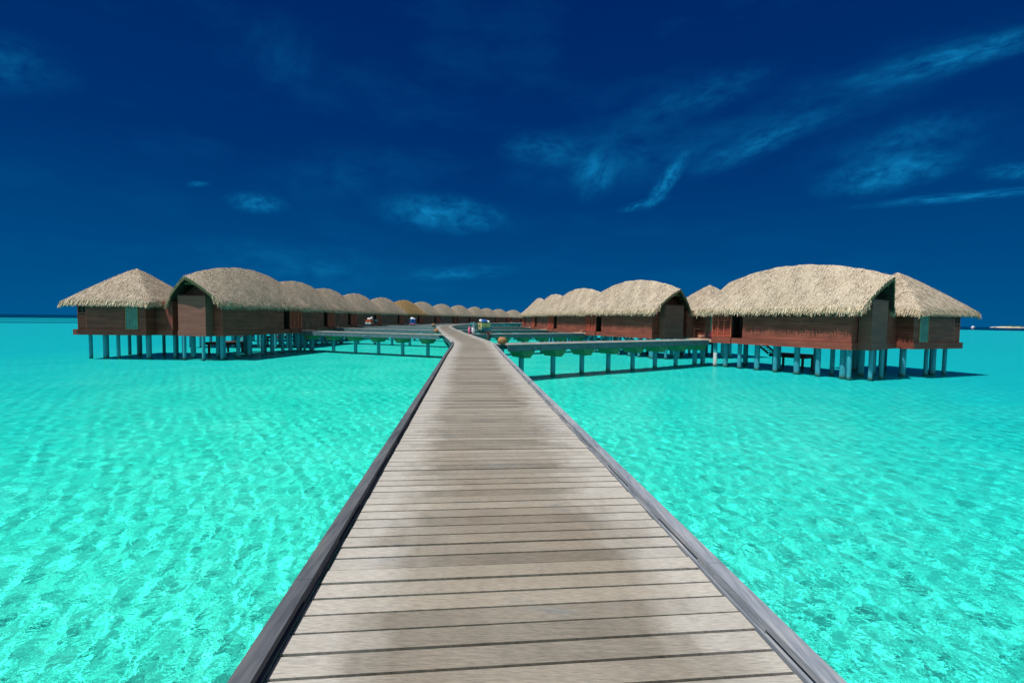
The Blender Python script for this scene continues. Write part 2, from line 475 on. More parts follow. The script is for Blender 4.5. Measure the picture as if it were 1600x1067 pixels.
def make_hut_roof(root, mp, flip, cu, cv, rot, half, mat):
    rr = random.Random(9)
    ca, sa = math.cos(rot), math.sin(rot)
    def H(p): x, y, z = p; return mp((cu + ca * x - sa * y, cv + sa * x + ca * y, z))
    zt, ze = 5.74, 2.72
    def hz(x, y):
        t = max(abs(x), abs(y)) / half
        soft = (abs(x) ** 14 + abs(y) ** 14) ** (1 / 14) / half
        return zt - (zt - ze) * (.86 * soft + .14 * soft * soft) - .05 * max(0, 1 - t * 8)
    b = MB(H, flip); N = 32
    g = [[(-half + 2 * half * i / N, -half + 2 * half * j / N) for j in range(N + 1)] for i in range(N + 1)]
    vs = [(x, y, hz(x, y) + rr.uniform(-.03, .03)) for row in g for (x, y) in row]; W = N + 1
    vs += [(x, y, hz(x, y) - .26) for row in g for (x, y) in row]; B = W * W
    fs = []
    for i in range(N):
        for j in range(N):
            a = i * W + j; fs += [(a, a + W, a + W + 1, a + 1), (B + a, B + a + 1, B + a + W + 1, B + a + W)]
    for k in range(N):
        a = k * W; fs.append((a, B + a, B + a + W, a + W)); a = k * W + N; fs.append((a, a + W, B + a + W, B + a))
        a = k; fs.append((a, a + 1, B + a + 1, B + a)); a = N * W + k; fs.append((a, B + a, B + a + 1, a + 1))
    b.add(vs, fs)
    for k in range(6500):
        x = rr.uniform(-half, half); y = rr.uniform(-half, half); e = .05
        g_ = Vector((hz(x + e, y) - hz(x - e, y), hz(x, y + e) - hz(x, y - e))) / (2 * e)
        d = Vector((-g_.x + rr.uniform(-.15, .15), -g_.y + rr.uniform(-.15, .15), 0)); d.normalize()
        d = Vector((d.x, d.y, g_.x * d.x + g_.y * d.y)).normalized(); nrm = Vector((-g_.x, -g_.y, 1)).normalized()
        strand(b, Vector((x, y, hz(x, y) + .015)), d, d.cross(nrm), rr.uniform(.14, .32), rr.uniform(.022, .05), nrm * rr.uniform(0, .04))
    roof = b.build('pavilion_roof', mat, root, True)
    dark_underside(roof, 2 * N * N)
    f = MB(H, flip); stp = .1
    for k in range(int(2 * half / stp) + 1):
        s = -half + k * stp
        for (x, y, o, al) in ((s, half, (0, 1), (1, 0)), (s, -half, (0, -1), (1, 0)), (half, s, (1, 0), (0, 1)), (-half, s, (-1, 0), (0, 1))):
            for _ in range(16):
                q = rr.uniform(-.07, .07); z0 = hz(max(-half, min(half, x)), max(-half, min(half, y))) + rr.uniform(-.1, .06)
                dd = Vector((o[0] * rr.uniform(.08, .24), o[1] * rr.uniform(.08, .24), -rr.uniform(.28, .5))) + Vector((rr.uniform(-.05, .05), rr.uniform(-.05, .05), 0))
                strand(f, (x + al[0] * q - o[0] * .1 * rr.random(), y + al[1] * q - o[1] * .1 * rr.random(), z0), dd.normalized(), Vector((-o[1], o[0], 0)), dd.length, rr.uniform(.022, .06), Vector((0, 0, 0)))
    f.build('fringe', M['fringe'], roof)
    return H

def make_villa(sd, loc, ang, white_post=False):
    """local frame: +x inward along the ridge, v = towards the front; sd mirrors the left-hand villas"""
    root = empty('overwater_villa', (loc[0], loc[1], WATER), ang)
    mp = lambda p: (p[0], sd * p[1], p[2] - WATER)
    fl = sd < 0
    def nb(): return MB(mp, fl)
    FV = 2.22                                            # front wall plane
    U0, U1 = .55, 10.75
    b = nb(); b.box(U0, 8.15, -FV, FV, -.1, 3.05); b.box(8.152, U1, -FV, 1.0, -.1, 3.02)
    b.prism([(U0 + .1, -FV, 3.052), (U0 + .1, FV, 3.052), (U0 + .1, .35, 4.3), (U0 + .1, -.35, 4.3)], [(U1 - 1.2, -FV, 3.052), (U1 - 1.2, FV, 3.052), (U1 - 1.2, .35, 4.15), (U1 - 1.2, -.35, 4.15)])
    b.build('wall', M['wall'], root)
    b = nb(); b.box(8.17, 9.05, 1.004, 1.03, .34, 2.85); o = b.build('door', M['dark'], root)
    b = nb(); b.box(8.2, 8.26, 1.034, 1.07, .34, 2.5); b.box(8.56, 8.62, 1.034, 1.07, .34, 2.5); b.box(8.96, 9.02, 1.034, 1.07, .34, 2.5); b.box(8.2, 9.02, 1.034, 1.068, 2.5, 2.56); b.build('frame', M['dark_wood'], o)
    # lattice bay
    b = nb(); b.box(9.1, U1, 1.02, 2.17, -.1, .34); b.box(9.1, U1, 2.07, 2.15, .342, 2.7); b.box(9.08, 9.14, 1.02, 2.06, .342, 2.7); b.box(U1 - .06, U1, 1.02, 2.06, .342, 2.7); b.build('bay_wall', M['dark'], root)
    b = nb()
    for u in (9.06, 9.64, 10.2, 10.72): b.box(u, u + .08, 2.17, 2.33, .342, 2.72)
    for u in (9.35, 9.92, 10.46): b.box(u, u + .05, 2.19, 2.31, 1.72, 2.66)
    for z in (.36, 1.66, 2.64): b.box(9.138, 10.72, 2.175, 2.32, z, z + .07)
    for k in range(13):
        z = .48 + k * .165
        if 1.58 < z < 1.74: continue
        b.hexa([(9.139, 2.26, z), (10.719, 2.26, z), (10.719, 2.2, z + .03), (9.139, 2.2, z + .03), (9.139, 2.26, z + .055), (10.719, 2.26, z + .055), (10.719, 2.2, z + .085), (9.139, 2.2, z + .085)])
    b.build('lattice_screen', M['slat'], root)
    # skirting band
    b = nb()
    b.box(U0 - .05, 8.2, FV - .02, FV + .06, -.19, .3); b.box(U0 - .06, U0 + .02, -FV, FV + .058, -.188, .298); b.box(9.06, U1 + .04, 2.3, 2.38, -.192, .335); b.box(8.205, 9.055, FV - .3, FV + .04, -.17, .28)
    b.box(U1 - .02, U1 + .038, -FV, 2.29, -.186, .3); b.box(U0, U1, -FV - .06, -FV + .02, -.189, .3); b.build('skirting', M['skirt'], root)
    b = nb(); b.box(U0 - .02, U1, -FV + .02, FV - .03, -.17, -.105); b.build('floor_slab', M['conc'], root)
    # projecting gable bay
    b = nb(); b.box(-.25, U0 - .062, -1.45, 1.3, -.15, 3.2); b.build('gable_bay', M['wall_grey'], root)
    b = nb(); b.box(-.285, U0 - .062, -1.485, 1.335, -.2, .27); b.build('bay_skirting', M['wall_grey'], root)
    b = nb(); b.box(-.29, U0 - .062, -1.49, 1.34, 3.203, 3.26); b.build('bay_cap', M['dark_wood'], root)
    b = nb(); b.prism([(U0 - .004, -2.0, 3.06), (U0 - .004, 2.0, 3.06), (U0 - .004, .1, 4.45), (U0 - .004, -.1, 4.45)], [(U0 + .09, -2.0, 3.06), (U0 + .09, 2.0, 3.06), (U0 + .09, .1, 4.45), (U0 + .09, -.1, 4.45)]); b.build('gable_panel', M['dark_wood'], root)
    b = nb()
    for s in (-1, 1): b.bar((-.55, s * .32, 4.22), (U0, s * .32, 4.22), .06)
    b.bar((-.6, 0, 4.42), (U0, 0, 4.42), .07)
    b.build('rafters', M['frame'], root)
    # entry wall with a slit light, and the landing
    b = nb(); b.box(U1 + .04, 11.9, .5, .62, -.1, 2.75); o = b.build('entry_wall', M['skirt'], root)
    b = nb(); b.box(11.2, 11.29, .624, .65, 1.95, 2.5); b.build('slit_window', M['glass'], o)
    b = nb()
    for k in range(12): b.box(U1 + .06 + .19 * k, U1 + .06 + .19 * k + .175, .66, 2.25, .03, .08)
    b.box(U1 + .06, U1 + 2.35, 2.25, 2.3, -.14, .085); b.box(U1 + .06, U1 + 2.35, .62, .66, -.14, .03)
    o = b.build('landing', M['landing'], root)
    b = nb()
    for u in (11.5, 12.6): b.cyl(u, 2.18, .08, .98, .03, n=8)
    b.bar((11.5, 2.18, .95), (12.6, 2.18, .95), .02); b.build('handrail', M['dark_wood'], o)
    # roofs
    make_main_roof(root, mp, fl, M['thatch'])
    rot = R(-13)
    cu, cv = 1.05, -7.2
    H = make_hut_roof(root, mp, fl, cu, cv, rot, 3.5, M['thatch'])
    hb = lambda: MB(H, fl)
    hh = 2.8
    b = hb(); b.box(-hh, hh, -hh + .75, hh, -.1, 3.1); b.box(-hh + .72, hh - .72, -hh + .003, -hh + .749, -.1, 3.08); b.build('pavilion_wall', M['wall'], root)
    b = hb()
    b.box(-hh - .06, hh + .06, hh - .02, hh + .06, -.19, .27); b.box(-hh - .06, -hh + .02, -hh - .35, hh - .021, -.188, .272); b.box(hh - .02, hh + .06, -hh - .35, hh - .021, -.188, .272); b.box(-hh + .021, hh - .021, -hh - .35, -hh - .27, -.188, .272)
    b.box(-hh + .02, hh - .02, -hh - .27, hh - .02, -.17, -.1); b.build('pavilion_skirting', M['skirt'], root)
    o = hb(); o.box(-hh - .02, -hh + .01, 1.2, 2.12, .35, 2.75); w = o.build('window', M['glass'], root)
    b = hb()
    for y in (1.16, 2.12): b.box(-hh - .05, -hh - .003, y, y + .04, .31, 2.79)
    for z in (.31, 2.75): b.box(-hh - .048, -hh - .003, 1.2, 2.12, z, z + .04)
    for k in range(1, 12): b.box(-hh - .035, -hh - .021, 1.201, 2.119, .35 + .2 * k, .37 + .2 * k)
    for y in (1.42, 1.65, 1.88): b.box(-hh - .037, -hh - .021, y, y + .02, .351, 2.749)
    b.build('frame', M['frame'], w)
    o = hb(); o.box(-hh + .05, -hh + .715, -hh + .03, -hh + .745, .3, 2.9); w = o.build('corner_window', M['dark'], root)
    b = hb()
    for (x, y) in ((-hh, -hh), (-hh, -hh + .69), (-hh + .66, -hh)): b.box(x, x + .055, y, y + .055, .27, 2.95)
    for z in (.28, 1.6, 2.88): b.box(-hh + .003, -hh + .05, -hh + .056, -hh + .689, z, z + .06); b.box(-hh + .056, -hh + .659, -hh + .003, -hh + .05, z, z + .06)
    b.box(-hh + .01, -hh + .045, -hh + .37, -hh + .4, 1.661, 2.879)
    for k in range(8): b.box(-hh + .015, -hh + .046, -hh + .057, -hh + .688, .42 + .14 * k, .5 + .14 * k)
    b.build('frame', M['slat'], w)
    # link between house and pavilion with its flat roof
    b = nb(); b.box(.0, 4.2, -4.9, -FV - .07, -.12, 2.75); b.build('link_wall', M['wall'], root)
    b = nb(); b.box(-.05, 4.2, -4.5, -FV - .072, -.19, .27); b.build('link_skirting', M['skirt'], root)
    b = nb(); b.box(.9, 4.2, -4.2, -2.4, 2.755, 3.0); b.build('flat_roof', M['parapet'], root)
    # piles
    piles = [(u, v, .195) for u in (1.2, 4.2, 7.2, 9.9) for v in (1.6, -1.5)] + [(2.7, 1.75, .16), (5.7, 1.75, .16), (8.6, 1.7, .16), (10.6, 2.0, .15), (2.6, -.3, .15), (6.4, -.2, .15),
             (-.2, 1.0, .13), (-.2, -.9, .13), (.7, 1.95, .14), (.7, -1.95, .14), (1.0, -3.2, .14), (11.7, 2.0, .12), (12.7, 2.0, .12), (12.7, .8, .12)]
    for k, (u, v, r) in enumerate(piles):
        b = nb(); zt = -.165 if u < 10.8 else .03
        b.cyl(u, v, BED - .3, zt, r); p = b.build('post', M['conc'], root, True)
        if white_post and k == 11:
            b = nb(); b.cyl(u, v, WATER - .1, -1.05, r + .012); q = b.build('sleeve', M['conc_white'], p, True)
    for (x, y, r) in ((-2.0, 2.4, .2), (-2.2, 0, .13), (-2.0, -1.2, .2), (-2.2, -2.3, .13), (1.6, 2.2, .2), (1.4, -1.0, .2), (1.9, -2.3, .13), (2.3, .6, .13)):
        b = hb(); b.cyl(x, y, BED - .3, -.165, r); b.build('post', M['conc'], root, True)
    # low swim platform with a stair under the rear side
    b = nb()
    for k in range(11): b.box(5.4, 8.3, -4.6 + .2 * k, -4.6 + .2 * k + .18, -1.12, -1.07)
    b.box(5.4, 8.3, -4.6, -4.55, -1.35, -1.125); b.box(5.4, 8.3, -2.4, -2.35, -1.35, -1.125); b.box(5.4, 5.45, -4.549, -2.401, -1.35, -1.125); b.box(8.25, 8.3, -4.549, -2.401, -1.35, -1.125)
    b.box(5.6, 5.75, -4.4, -4.25, BED - .2, -1.13); b.box(7.95, 8.1, -4.4, -4.25, BED - .2, -1.13); b.box(5.6, 5.75, -2.7, -2.55, BED - .2, -1.13); b.box(7.95, 8.1, -2.7, -2.55, BED - .2, -1.13)
    o = b.build('swim_platform', M['dark_wood'], root)
    b = nb()
    for k in range(5): b.box(8.4 + .22 * k, 8.4 + .22 * k + .24, -3.6, -2.4, -1.05 + .17 * k, -1.0 + .17 * k)
    for y in (-3.65, -2.38): b.prism([(8.35, y, -1.2), (9.5, y, -.35), (9.5, y, -.15), (8.35, y, -1.0)], [(8.35, y + .05, -1.2), (9.5, y + .05, -.35), (9.5, y + .05, -.15), (8.35, y + .05, -1.0)])
    b.build('stair', M['dark_wood'], o)
    return root

ROW_R = [((25.1, 31.52), 123.4), ((16.29, 46.51), 120.3), ((11.9, 60.5), 114.0), ((8.9, 76.1), 106.5), ((6.6, 91.4), 101.0)]
ROW_L_MID = [(-25.9, 43.9), (-28.1, 59.2), (-29.9, 73.2), (-30.0, 87.5), (-29.4, 103.4), (-27.6, 116.8), (-25.1, 127.2), (-22.2, 144.2), (-18.2, 155.8), (-14.2, 173.4), (-10.8, 193.9), (-6.1, 208.3), (.5, 224.6)]
ANG_L = [78.8, 82, 81, 79, 76, 73, 71, 69, 67, 66, 64, 60, 56]
ROW_L = [((-26.97, 38.73), 78.8)]
for (m, a) in list(zip(ROW_L_MID, ANG_L))[1:]:
    ROW_L.append(((m[0] - 5.3 * math.cos(R(a)), m[1] - 5.3 * math.sin(R(a))), a))

ordn = ['first', 'second', 'third', 'fourth', 'fifth', 'sixth', 'seventh', 'eighth', 'ninth', 'tenth', 'eleventh', 'twelfth', 'thirteenth']
LAB_R = ['largest thatched villa with lit red-brown walls and lattice screen, first of the right row',
         'thatched villa just behind the largest one, second of the right row',
         'thatched villa third from the front in the right row, domed roof half hidden',
         'thatched villa fourth from the front in the right row, only roof shoulder showing',
         'thatched villa at the far end of the right row, smallest roof slope there']
LAB_L = ['shaded thatched villa with square pavilion and sunlit patch on its gable, nearest in left row']
for k in range(1, 13):
    LAB_L.append('pale thatched villa, %s from the front in the long left row' % ordn[k])
LAB_L[5] = 'villa with noticeably golden-brown thatch, sixth from the front in the left row'
LAB_L[12] = 'tiny thatched villa at the far end of the left row, beside the right row'

villas_R, villas_L = [], []
vr = make_villa(1, *[(ROW_R[0][0]), R(ROW_R[0][1])], True)
vl = make_villa(-1, ROW_L[0][0], R(ROW_L[0][1]))
for row, proto, labs, out, grp in ((ROW_R, vr, LAB_R, villas_R, 'thatched villas of the right row'), (ROW_L, vl, LAB_L, villas_L, 'thatched villas of the left row')):
    for k, ((x, y), a) in enumerate(row):
        o = proto if k == 0 else copy_tree(proto)
        if k: o.location = (x, y, WATER); o.rotation_euler = (0, 0, R(a))
        tag(o, labs[k], 'villa', grp); out.append(o)
for o in villas_R[1:]:                                  # the white sleeve is only on the first villa
    for p in o.children:
        for q in list(p.children):
            if q.name.startswith('sleeve'): bpy.data.objects.remove(q)
for p in villas_L[5].children:                          # one roof with newer golden thatch
    if p.name.startswith('roof') or p.name.startswith('pavilion_roof'):
        for q in [p] + list(p.children):
            q.material_slots[0].link = 'OBJECT'; q.material_slots[0].material = M['thatch_gold']
            if q is p: q['label'] = 'golden brown thatched roof'

def villa_pt(row, k, sd, u, v):
    (x, y), a = row[k]; a = R(a)
    return Vector((x + math.cos(a) * u - sd * math.sin(a) * v, y + math.sin(a) * u + sd * math.cos(a) * v))

# ------------------------------------------------------------------ side walkways
def walkway(A, B, label, group, width=1.7, posts=True):
    A, B = Vector(A), Vector(B); d = (B - A).normalized(); L = (B - A).length; r = Vector((d.y, -d.x))
    root = empty('side_walkway', (A.x, A.y, WATER))
    tag(root, label, 'walkway', group)
    inv = lambda p: (p[0] - A.x, p[1] - A.y, p[2] - WATER)
    h = width / 2
    def pt(s, t, z): return (A.x + d.x * s + r.x * t, A.y + d.y * s + r.y * t, z)
    b = MB(inv); n = int(L / .15)
    for i in range(n):
        s0, s1 = i * L / n + .004, (i + 1) * L / n - .004; dz = -.006 + rnd.uniform(-.003, .003)
        b.hexa([pt(s0, -h, -.04), pt(s1, -h, -.04), pt(s1, h, -.04), pt(s0, h, -.04), pt(s0, -h, dz), pt(s1, -h, dz), pt(s1, h, dz), pt(s0, h, dz)], [-h, -h, h, h] * 2)
    b.build('deck', M['walk'], root, att='lat')
    for s in (-1, 1):
        b = MB(inv); t0, t1 = s * (h + .004), s * (h + .075)
        n = max(1, int(L / 3))
        for i in range(n):
            s0, s1 = i * L / n + .003, (i + 1) * L / n - .003
            b.hexa([pt(s0, t0, -.40), pt(s1, t0, -.40), pt(s1, t1, -.40), pt(s0, t1, -.40), pt(s0, t0, -.026), pt(s1, t0, -.026), pt(s1, t1, -.026), pt(s0, t1, -.026)])
        b.build('fascia', M['fascia'], root)
        b = MB(inv)
        b.hexa([pt(0, s * (h - .14), -.02), pt(L, s * (h - .14), -.02), pt(L, s * (h + .1), -.02), pt(0, s * (h + .1), -.02), pt(0, s * (h - .14), .02), pt(L, s * (h - .14), .02), pt(L, s * (h + .1), .02), pt(0, s * (h + .1), .02)], [0] * 8)
        b.build('edge_board', M['walk'], root, att='lat')
    n = max(2, round(L / 2.85))
    if posts:
        for i in range(n):
            s = L * (i + .62) / (n + .1)
            post_and_corbel(root, inv, Vector(pt(s, 0, 0)[:2]), r, width, -.39)
    return root

walks_R, walks_L = [], []
JR = [(-1.25, 28.0), None, None, None, None]
for k in range(len(ROW_R)):
    B = villa_pt(ROW_R, k, 1, 12.0, 1.55)
    dy = [None, 9.5, 8.5, 8.0, 8.0][k]
    if k == 0: A = Vector((-.75, 28.9))
    else:
        i = y_index(B.y - dy); d, r = frame_at(i); A = line[i] + r * (HALF + .05)
    nm = 'shaded side walkway on teal posts leading to the %s villa of the right row' % ['nearest', 'second', 'third', 'fourth', 'farthest'][k]
    walks_R.append((A, B)); walkway(A, B, nm, 'side walkways of the right row')
for k in range(len(ROW_L)):
    B = villa_pt(ROW_L, k, -1, 12.0, 1.55)
    i = y_index(min(190, B.y - [6.2, 5.5, 5, 5, 5, 5, 4, 3, 3, 3, 2, 2, 2][k])); d, r = frame_at(i); A = line[i] - r * (HALF + .05)
    if (B - A).length < 3: continue
    nm = 'grey side walkway with lit fascia leading to the %s villa of the left row' % (ordn[k] if k else 'nearest')
    walks_L.append((A, B)); walkway(A, B, nm, 'side walkways of the left row')

# ------------------------------------------------------------------ small things
def pot(loc, r, label, mat, group=None, name='basket_pot'):
    b = MB(lambda p: p)
    pr = [(.55, 0), (.8, .12), (.98, .45), (1, .8), (.9, 1.2), (.66, 1.5), (.55, 1.56), (.5, 1.5), (.48, 1.3)]
    b.lathe([(a * r, z * r) for a, z in pr])
    for k in range(6): b.torus((0, 0, r * (.2 + .22 * k)), (0, 0, 1), r * [.86, .97, 1.0, .99, .91, .77][k], r * .035, 20, 5)
    o = b.build(name, mat, None, True); o.location = loc
    tag(o, label, 'pot', group); return o
pot((-.62, 28.6, .02), .285, 'round brown woven pot on the corner of the nearest right-hand side walkway', M['basket'], 'brown pots beside the boardwalk')
pot((-8.1, 48.6, .02), .27, 'round brown pot on the left side of the boardwalk at the nearest left walkway', M['basket'], 'brown pots beside the boardwalk')
pot((-15.2, 88.0, .02), .33, 'small distant ochre pot left of the boardwalk where it bends', M['basket'], 'brown pots beside the boardwalk')
def flat_at(r, z):
    return None
# dark planter with a small reddish plant
o = empty('planter', (-1.75, 34.4, .0)); tag(o, 'dark square-shouldered planter with a small reddish plant at the right edge of the boardwalk', 'planter')
b = MB(); b.lathe([(.13, 0), (.15, .1), (.17, .4), (.17, .44), (.145, .44), (.14, .36)], n=12); b.build('bowl', M['charcoal'], o, True)
b = MB()
for k in range(40):
    a = rnd.uniform(0, 6.28); q = rnd.uniform(.02, .12); d = Vector((math.cos(a) * .5, math.sin(a) * .5, 1)).normalized()
    strand(b, (math.cos(a) * q * .4, math.sin(a) * q * .4, .36), d, Vector((-math.sin(a), math.cos(a), 0)), rnd.uniform(.16, .4), .04, Vector((0, 0, 0)))
b.build('leaves', M['leaf'], o)
for k in range(len(ROW_R)):
    p = villa_pt(ROW_R, k, 1, 12.35, 1.5)
    b = MB(); b.lathe([(.10, 0), (.16, .05), (.30, .2), (.33, .27), (.30, .27), (.22, .16), (.1, .12)], n=18)
    for i in range(5): b.blob((.16 * math.cos(i * 1.3), .16 * math.sin(i * 1.3), .22), .09, .09, .07, i)
    o = b.build('clay_bowl', M['clay'], None, True); o.location = (p.x, p.y, .08); o.rotation_euler = (0, 0, k)
    tag(o, 'peach coloured clay bowl on the entrance landing of the %s villa in the right row' % ['nearest', 'second', 'third', 'fourth', 'farthest'][k], 'bowl', 'clay bowls on the landings')
for k in range(1, 6):
    p = villa_pt(ROW_L, k, -1, 12.35, 1.6)
    b = MB(); b.lathe([(.10, 0), (.16, .05), (.30, .2), (.33, .27), (.30, .27), (.22, .16), (.1, .12)], n=18)
    for i in range(5): b.blob((.16 * math.cos(i * 1.3), .16 * math.sin(i * 1.3), .22), .09, .09, .07, i)
    o = b.build('clay_bowl', M['clay'], None, True); o.location = (p.x, p.y, .08); o.rotation_euler = (0, 0, k)
    tag(o, 'peach coloured clay bowl on the entrance landing of the %s villa in the left row' % ordn[k], 'bowl', 'clay bowls on the landings')
# pink bundle and dark towel by the near right villa's door
p = villa_pt(ROW_R, 0, 1, 11.75, 1.0)
b = MB(); b.blob((0, 0, .3), .17, .2, .24, 3); b.blob((.03, .02, .55), .12, .13, .14, 5); b.blob((.1, .1, .12), .16, .16, .13, 6)
o = b.build('cloth_bundle', M['pink'], None, True); o.location = (p.x, p.y, .08)
tag(o, 'pink cloth bundle standing by the door of the nearest right villa', 'bundle')
p = villa_pt(ROW_R, 0, 1, 10.98, .9)
b = MB()
for i in range(7): b.box(-.14 + .04 * i, -.14 + .04 * i + .038, -.02 - .012 * (i % 2), .02, .06, 1.5)
b.bar((-.15, 0, 1.52), (.15, 0, 1.52), .03); b.box(-.02, .02, -.3, .02, 1.5, 1.54)
o = b.build('hanging_towel', M['navy'], None); o.location = (p.x, p.y, .08); o.rotation_euler = (0, 0, R(-56))
tag(o, 'dark navy towel hanging beside the lattice screen of the nearest right villa', 'towel')

def wheel(root, x, y, r, name='wheel'):
    b = MB(); b.torus((x, y, r), (0, 1, 0), r * .86, r * .14, 20, 6); w = b.build(name, M['rubber'], root, True)
    b = MB()
    for k in range(8):
        a = k * math.pi / 4; b.bar((x, y, r), (x + math.cos(a) * r * .8, y, r + math.sin(a) * r * .8), .012, 5)
    b.cyl(x, y, r - .03, r + .03, .03); b.build('spokes', M['metal'], w)

def tricycle(loc, rz, box_mat, frame_mat, label):
    """cargo tricycle: two big bins over the rear axle, saddle and handlebar in front"""
    root = empty('cargo_tricycle', loc, rz); tag(root, label, 'tricycle', 'housekeeping tricycles on the walkways')
    for y in (-.42, .42): wheel(root, -.35, y, .3)
    wheel(root, 1.05, 0, .3)
    b = MB(); b.bar((-.35, -.42, .3), (-.35, .42, .3), .025); b.bar((-.3, 0, .36), (.35, 0, .4), .03); b.bar((.35, 0, .4), (.85, 0, .85), .03); b.bar((.35, 0, .4), (.3, 0, .85), .026); b.bar((1.05, -.06, .3), (.88, -.05, .85), .02); b.bar((1.05, .06, .3), (.88, .05, .85), .02); b.bar((.87, 0, .85), (.8, 0, 1.1), .024)
    b.build('frame', M['metal'], root)
    b = MB(); b.bar((.72, -.3, 1.12), (.8, 0, 1.12), .02); b.bar((.8, 0, 1.12), (.72, .3, 1.12), .02); b.bar((.55, -.3, 1.1), (.72, -.3, 1.12), .024); b.bar((.55, .3, 1.1), (.72, .3, 1.12), .024); b.build('handlebar', M['metal'], root)
    b = MB(); b.blob((.25, 0, .9), .15, .11, .05, 2, rough=.03); b.build('saddle', M['rubber'], root, True)
    b = MB(); b.box(-.95, .2, -.45, .45, .42, .47); b.box(-.95, .2, -.45, -.42, .471, .7); b.box(-.95, .2, .42, .45, .471, .7); b.box(-.95, -.92, -.419, .419, .471, .7); b.build('tray', frame_mat, root)
    for x in (-.9, -.36):
        b = MB(); q = .0
        b.hexa([(x + .03, -.37, .475), (x + .47, -.37, .475), (x + .47, .37, .475), (x + .03, .37, .475), (x, -.4, 1.12), (x + .5, -.4, 1.12), (x + .5, .4, 1.12), (x, .4, 1.12)])
        b.box(x - .015, x + .515, -.415, .415, 1.121, 1.16); b.build('bin', box_mat, root)
    b = MB(); b.box(.86, .9, -.2, .2, .95, 1.25); b.box(.901, 1.2, -.19, .19, .95, .98); b.box(1.18, 1.2, -.19, .19, .981, 1.2); b.build('front_basket', M['teal'], root)
    return root

def towels(loc, rz, items, label, name='towel_pile'):
    root = empty(name, loc, rz); tag(root, label, 'towels')
    for k, (m, c, s) in enumerate(items):
        b = MB(); b.blob(c, s[0], s[1], s[2], k + 3, rough=.16); b.build('towel', M[m], root, True)
    return root

A, B = walks_R[1]; d = (B - A).normalized(); P = A + d * 1.6
rz = math.atan2(-d.y, -d.x)
tricycle((P.x, P.y, 0), rz, M['yellow'], M['teal'], 'housekeeping tricycle with two yellow bins on the second right walkway')
towels((P.x, P.y, 1.16), rz, [('blue', (-.45, 0, .16), (.32, .34, .2)), ('blue', (-.2, .1, .2), (.26, .26, .18)), ('white', (-.75, .1, .12), (.2, .22, .14)), ('white', (-.9, -.1, .1), (.12, .2, .1)), ('white', (.05, 0, .22), (.14, .2, .16))], 'blue and white towels heaped over the two yellow bins')
b = MB(); b.blob((0, 0, .42), .2, .2, .42, 8); b.blob((.02, .05, .85), .13, .13, .16, 9)
o = b.build('laundry_bag', M['white'], None, True); Q = P - d * .95 ; o.location = (Q.x, Q.y, 0.0)
tag(o, 'white laundry bag standing beside the tricycle with yellow bins', 'bag')
b = MB(); b.blob((0, 0, .36), .13, .13, .36, 18); b.blob((.02, .0, .7), .06, .06, .1, 19)
o = b.build('laundry_bag', M['pink'], None, True); Q = P - d * 1.4 ; o.location = (Q.x, Q.y, 0.0)
tag(o, 'slim pink laundry bag left of the white bag by the yellow-bin tricycle', 'bag')
b = MB(); b.lathe([(.19, 0), (.24, .1), (.26, .45), (.27, .47), (.24, .47), (.22, .38)], n=16); b.blob((0, 0, .5), .2, .2, .16, 4)
o = b.build('towel_basket', M['navy'], None, True); Q = P - d * 1.28 - Vector((0, -.3)); o.location = (Q.x, Q.y + .3, .0)
tag(o, 'navy basket with rolled towels beside the pink laundry bag', 'basket')

A, B = walks_L[2]; P = A + (B - A) * .80; d = (B - A).normalized()
rz = math.atan2(-d.y, -d.x)
tricycle((P.x, P.y, 0), rz, M['orange'], M['pale_blue'], 'housekeeping tricycle with two orange bins before the left row of villas')
towels((P.x, P.y, 1.16), rz, [('white', (-.45, 0, .14), (.3, .3, .16)), ('white', (.0, .05, .26), (.18, .24, .2))], 'white towels heaped on the orange bins of the tricycle')

A, B = walks_L[3]; P = A + (B - A) * .42; d = (B - A).normalized()
b = MB(); b.lathe([(.5, 0), (.55, .1), (.6, .9), (.62, .95), (.58, .95), (.5, .8)], n=18)
root = empty('laundry_cart', (P.x, P.y, 0)); tag(root, 'blue laundry cart parked on a far left walkway before the villas', 'cart')
b.m = lambda p: (p[0], p[1], p[2] + .35); b.v = [(x, y, z + .35) for x, y, z in b.v]; b.build('tub', M['blue'], root, True)
b = MB(); b.torus((0, 0, .42), (0, 0, 1), .56, .06, 20, 6); b.build('bumper', M['pink'], root, True)
for a in range(4):
    b = MB(); x, y = .38 * math.cos(a * 1.57 + .78), .38 * math.sin(a * 1.57 + .78); b.torus((x, y, .14), (0, 1, 0), .1, .04, 12, 6); b.cyl(x, y, .14, .36, .03, n=8); b.build('caster', M['rubber'], root, True)
towels((P.x, P.y, 1.3), 0, [('white', (-.15, 0, .1), (.32, .3, .3)), ('white', (.25, .1, .05), (.22, .25, .16))], 'white laundry heaped in the blue cart')

# ------------------------------------------------------------------ far island and boat
isl = empty('island', (985, 905, WATER)); tag(isl, 'low sandy island with green scrub on the horizon at far right', 'island')
b = MB(); b.blob((0, 0, 0), 26, 24, 1.6, 31, 28, 8, .08); b.build('beach', M['sand'], isl, True)
b = MB()
for k in range(70):
    a = rnd.uniform(0, 6.28); q = rnd.uniform(0, 14)
    b.blob((q * math.cos(a) + 3, q * math.sin(a) - 4, 1.8 + rnd.uniform(0, .7)), rnd.uniform(1.2, 3), rnd.uniform(1.2, 3), rnd.uniform(.6, 1.5), k, 8, 6, .3)
tag(b.build('scrub', M['green'], isl), kind='stuff')
bt = empty('motor_yacht', (668, 660, WATER), R(25)); tag(bt, 'small white motor yacht on the horizon just right of the pavilion', 'boat')
b = MB()
sec = [(-4.5, 1.3, .9), (-2, 1.5, 1.0), (1, 1.4, 1.1), (3.2, .8, 1.3), (4.6, .05, 1.5)]
vs = []; fs = []
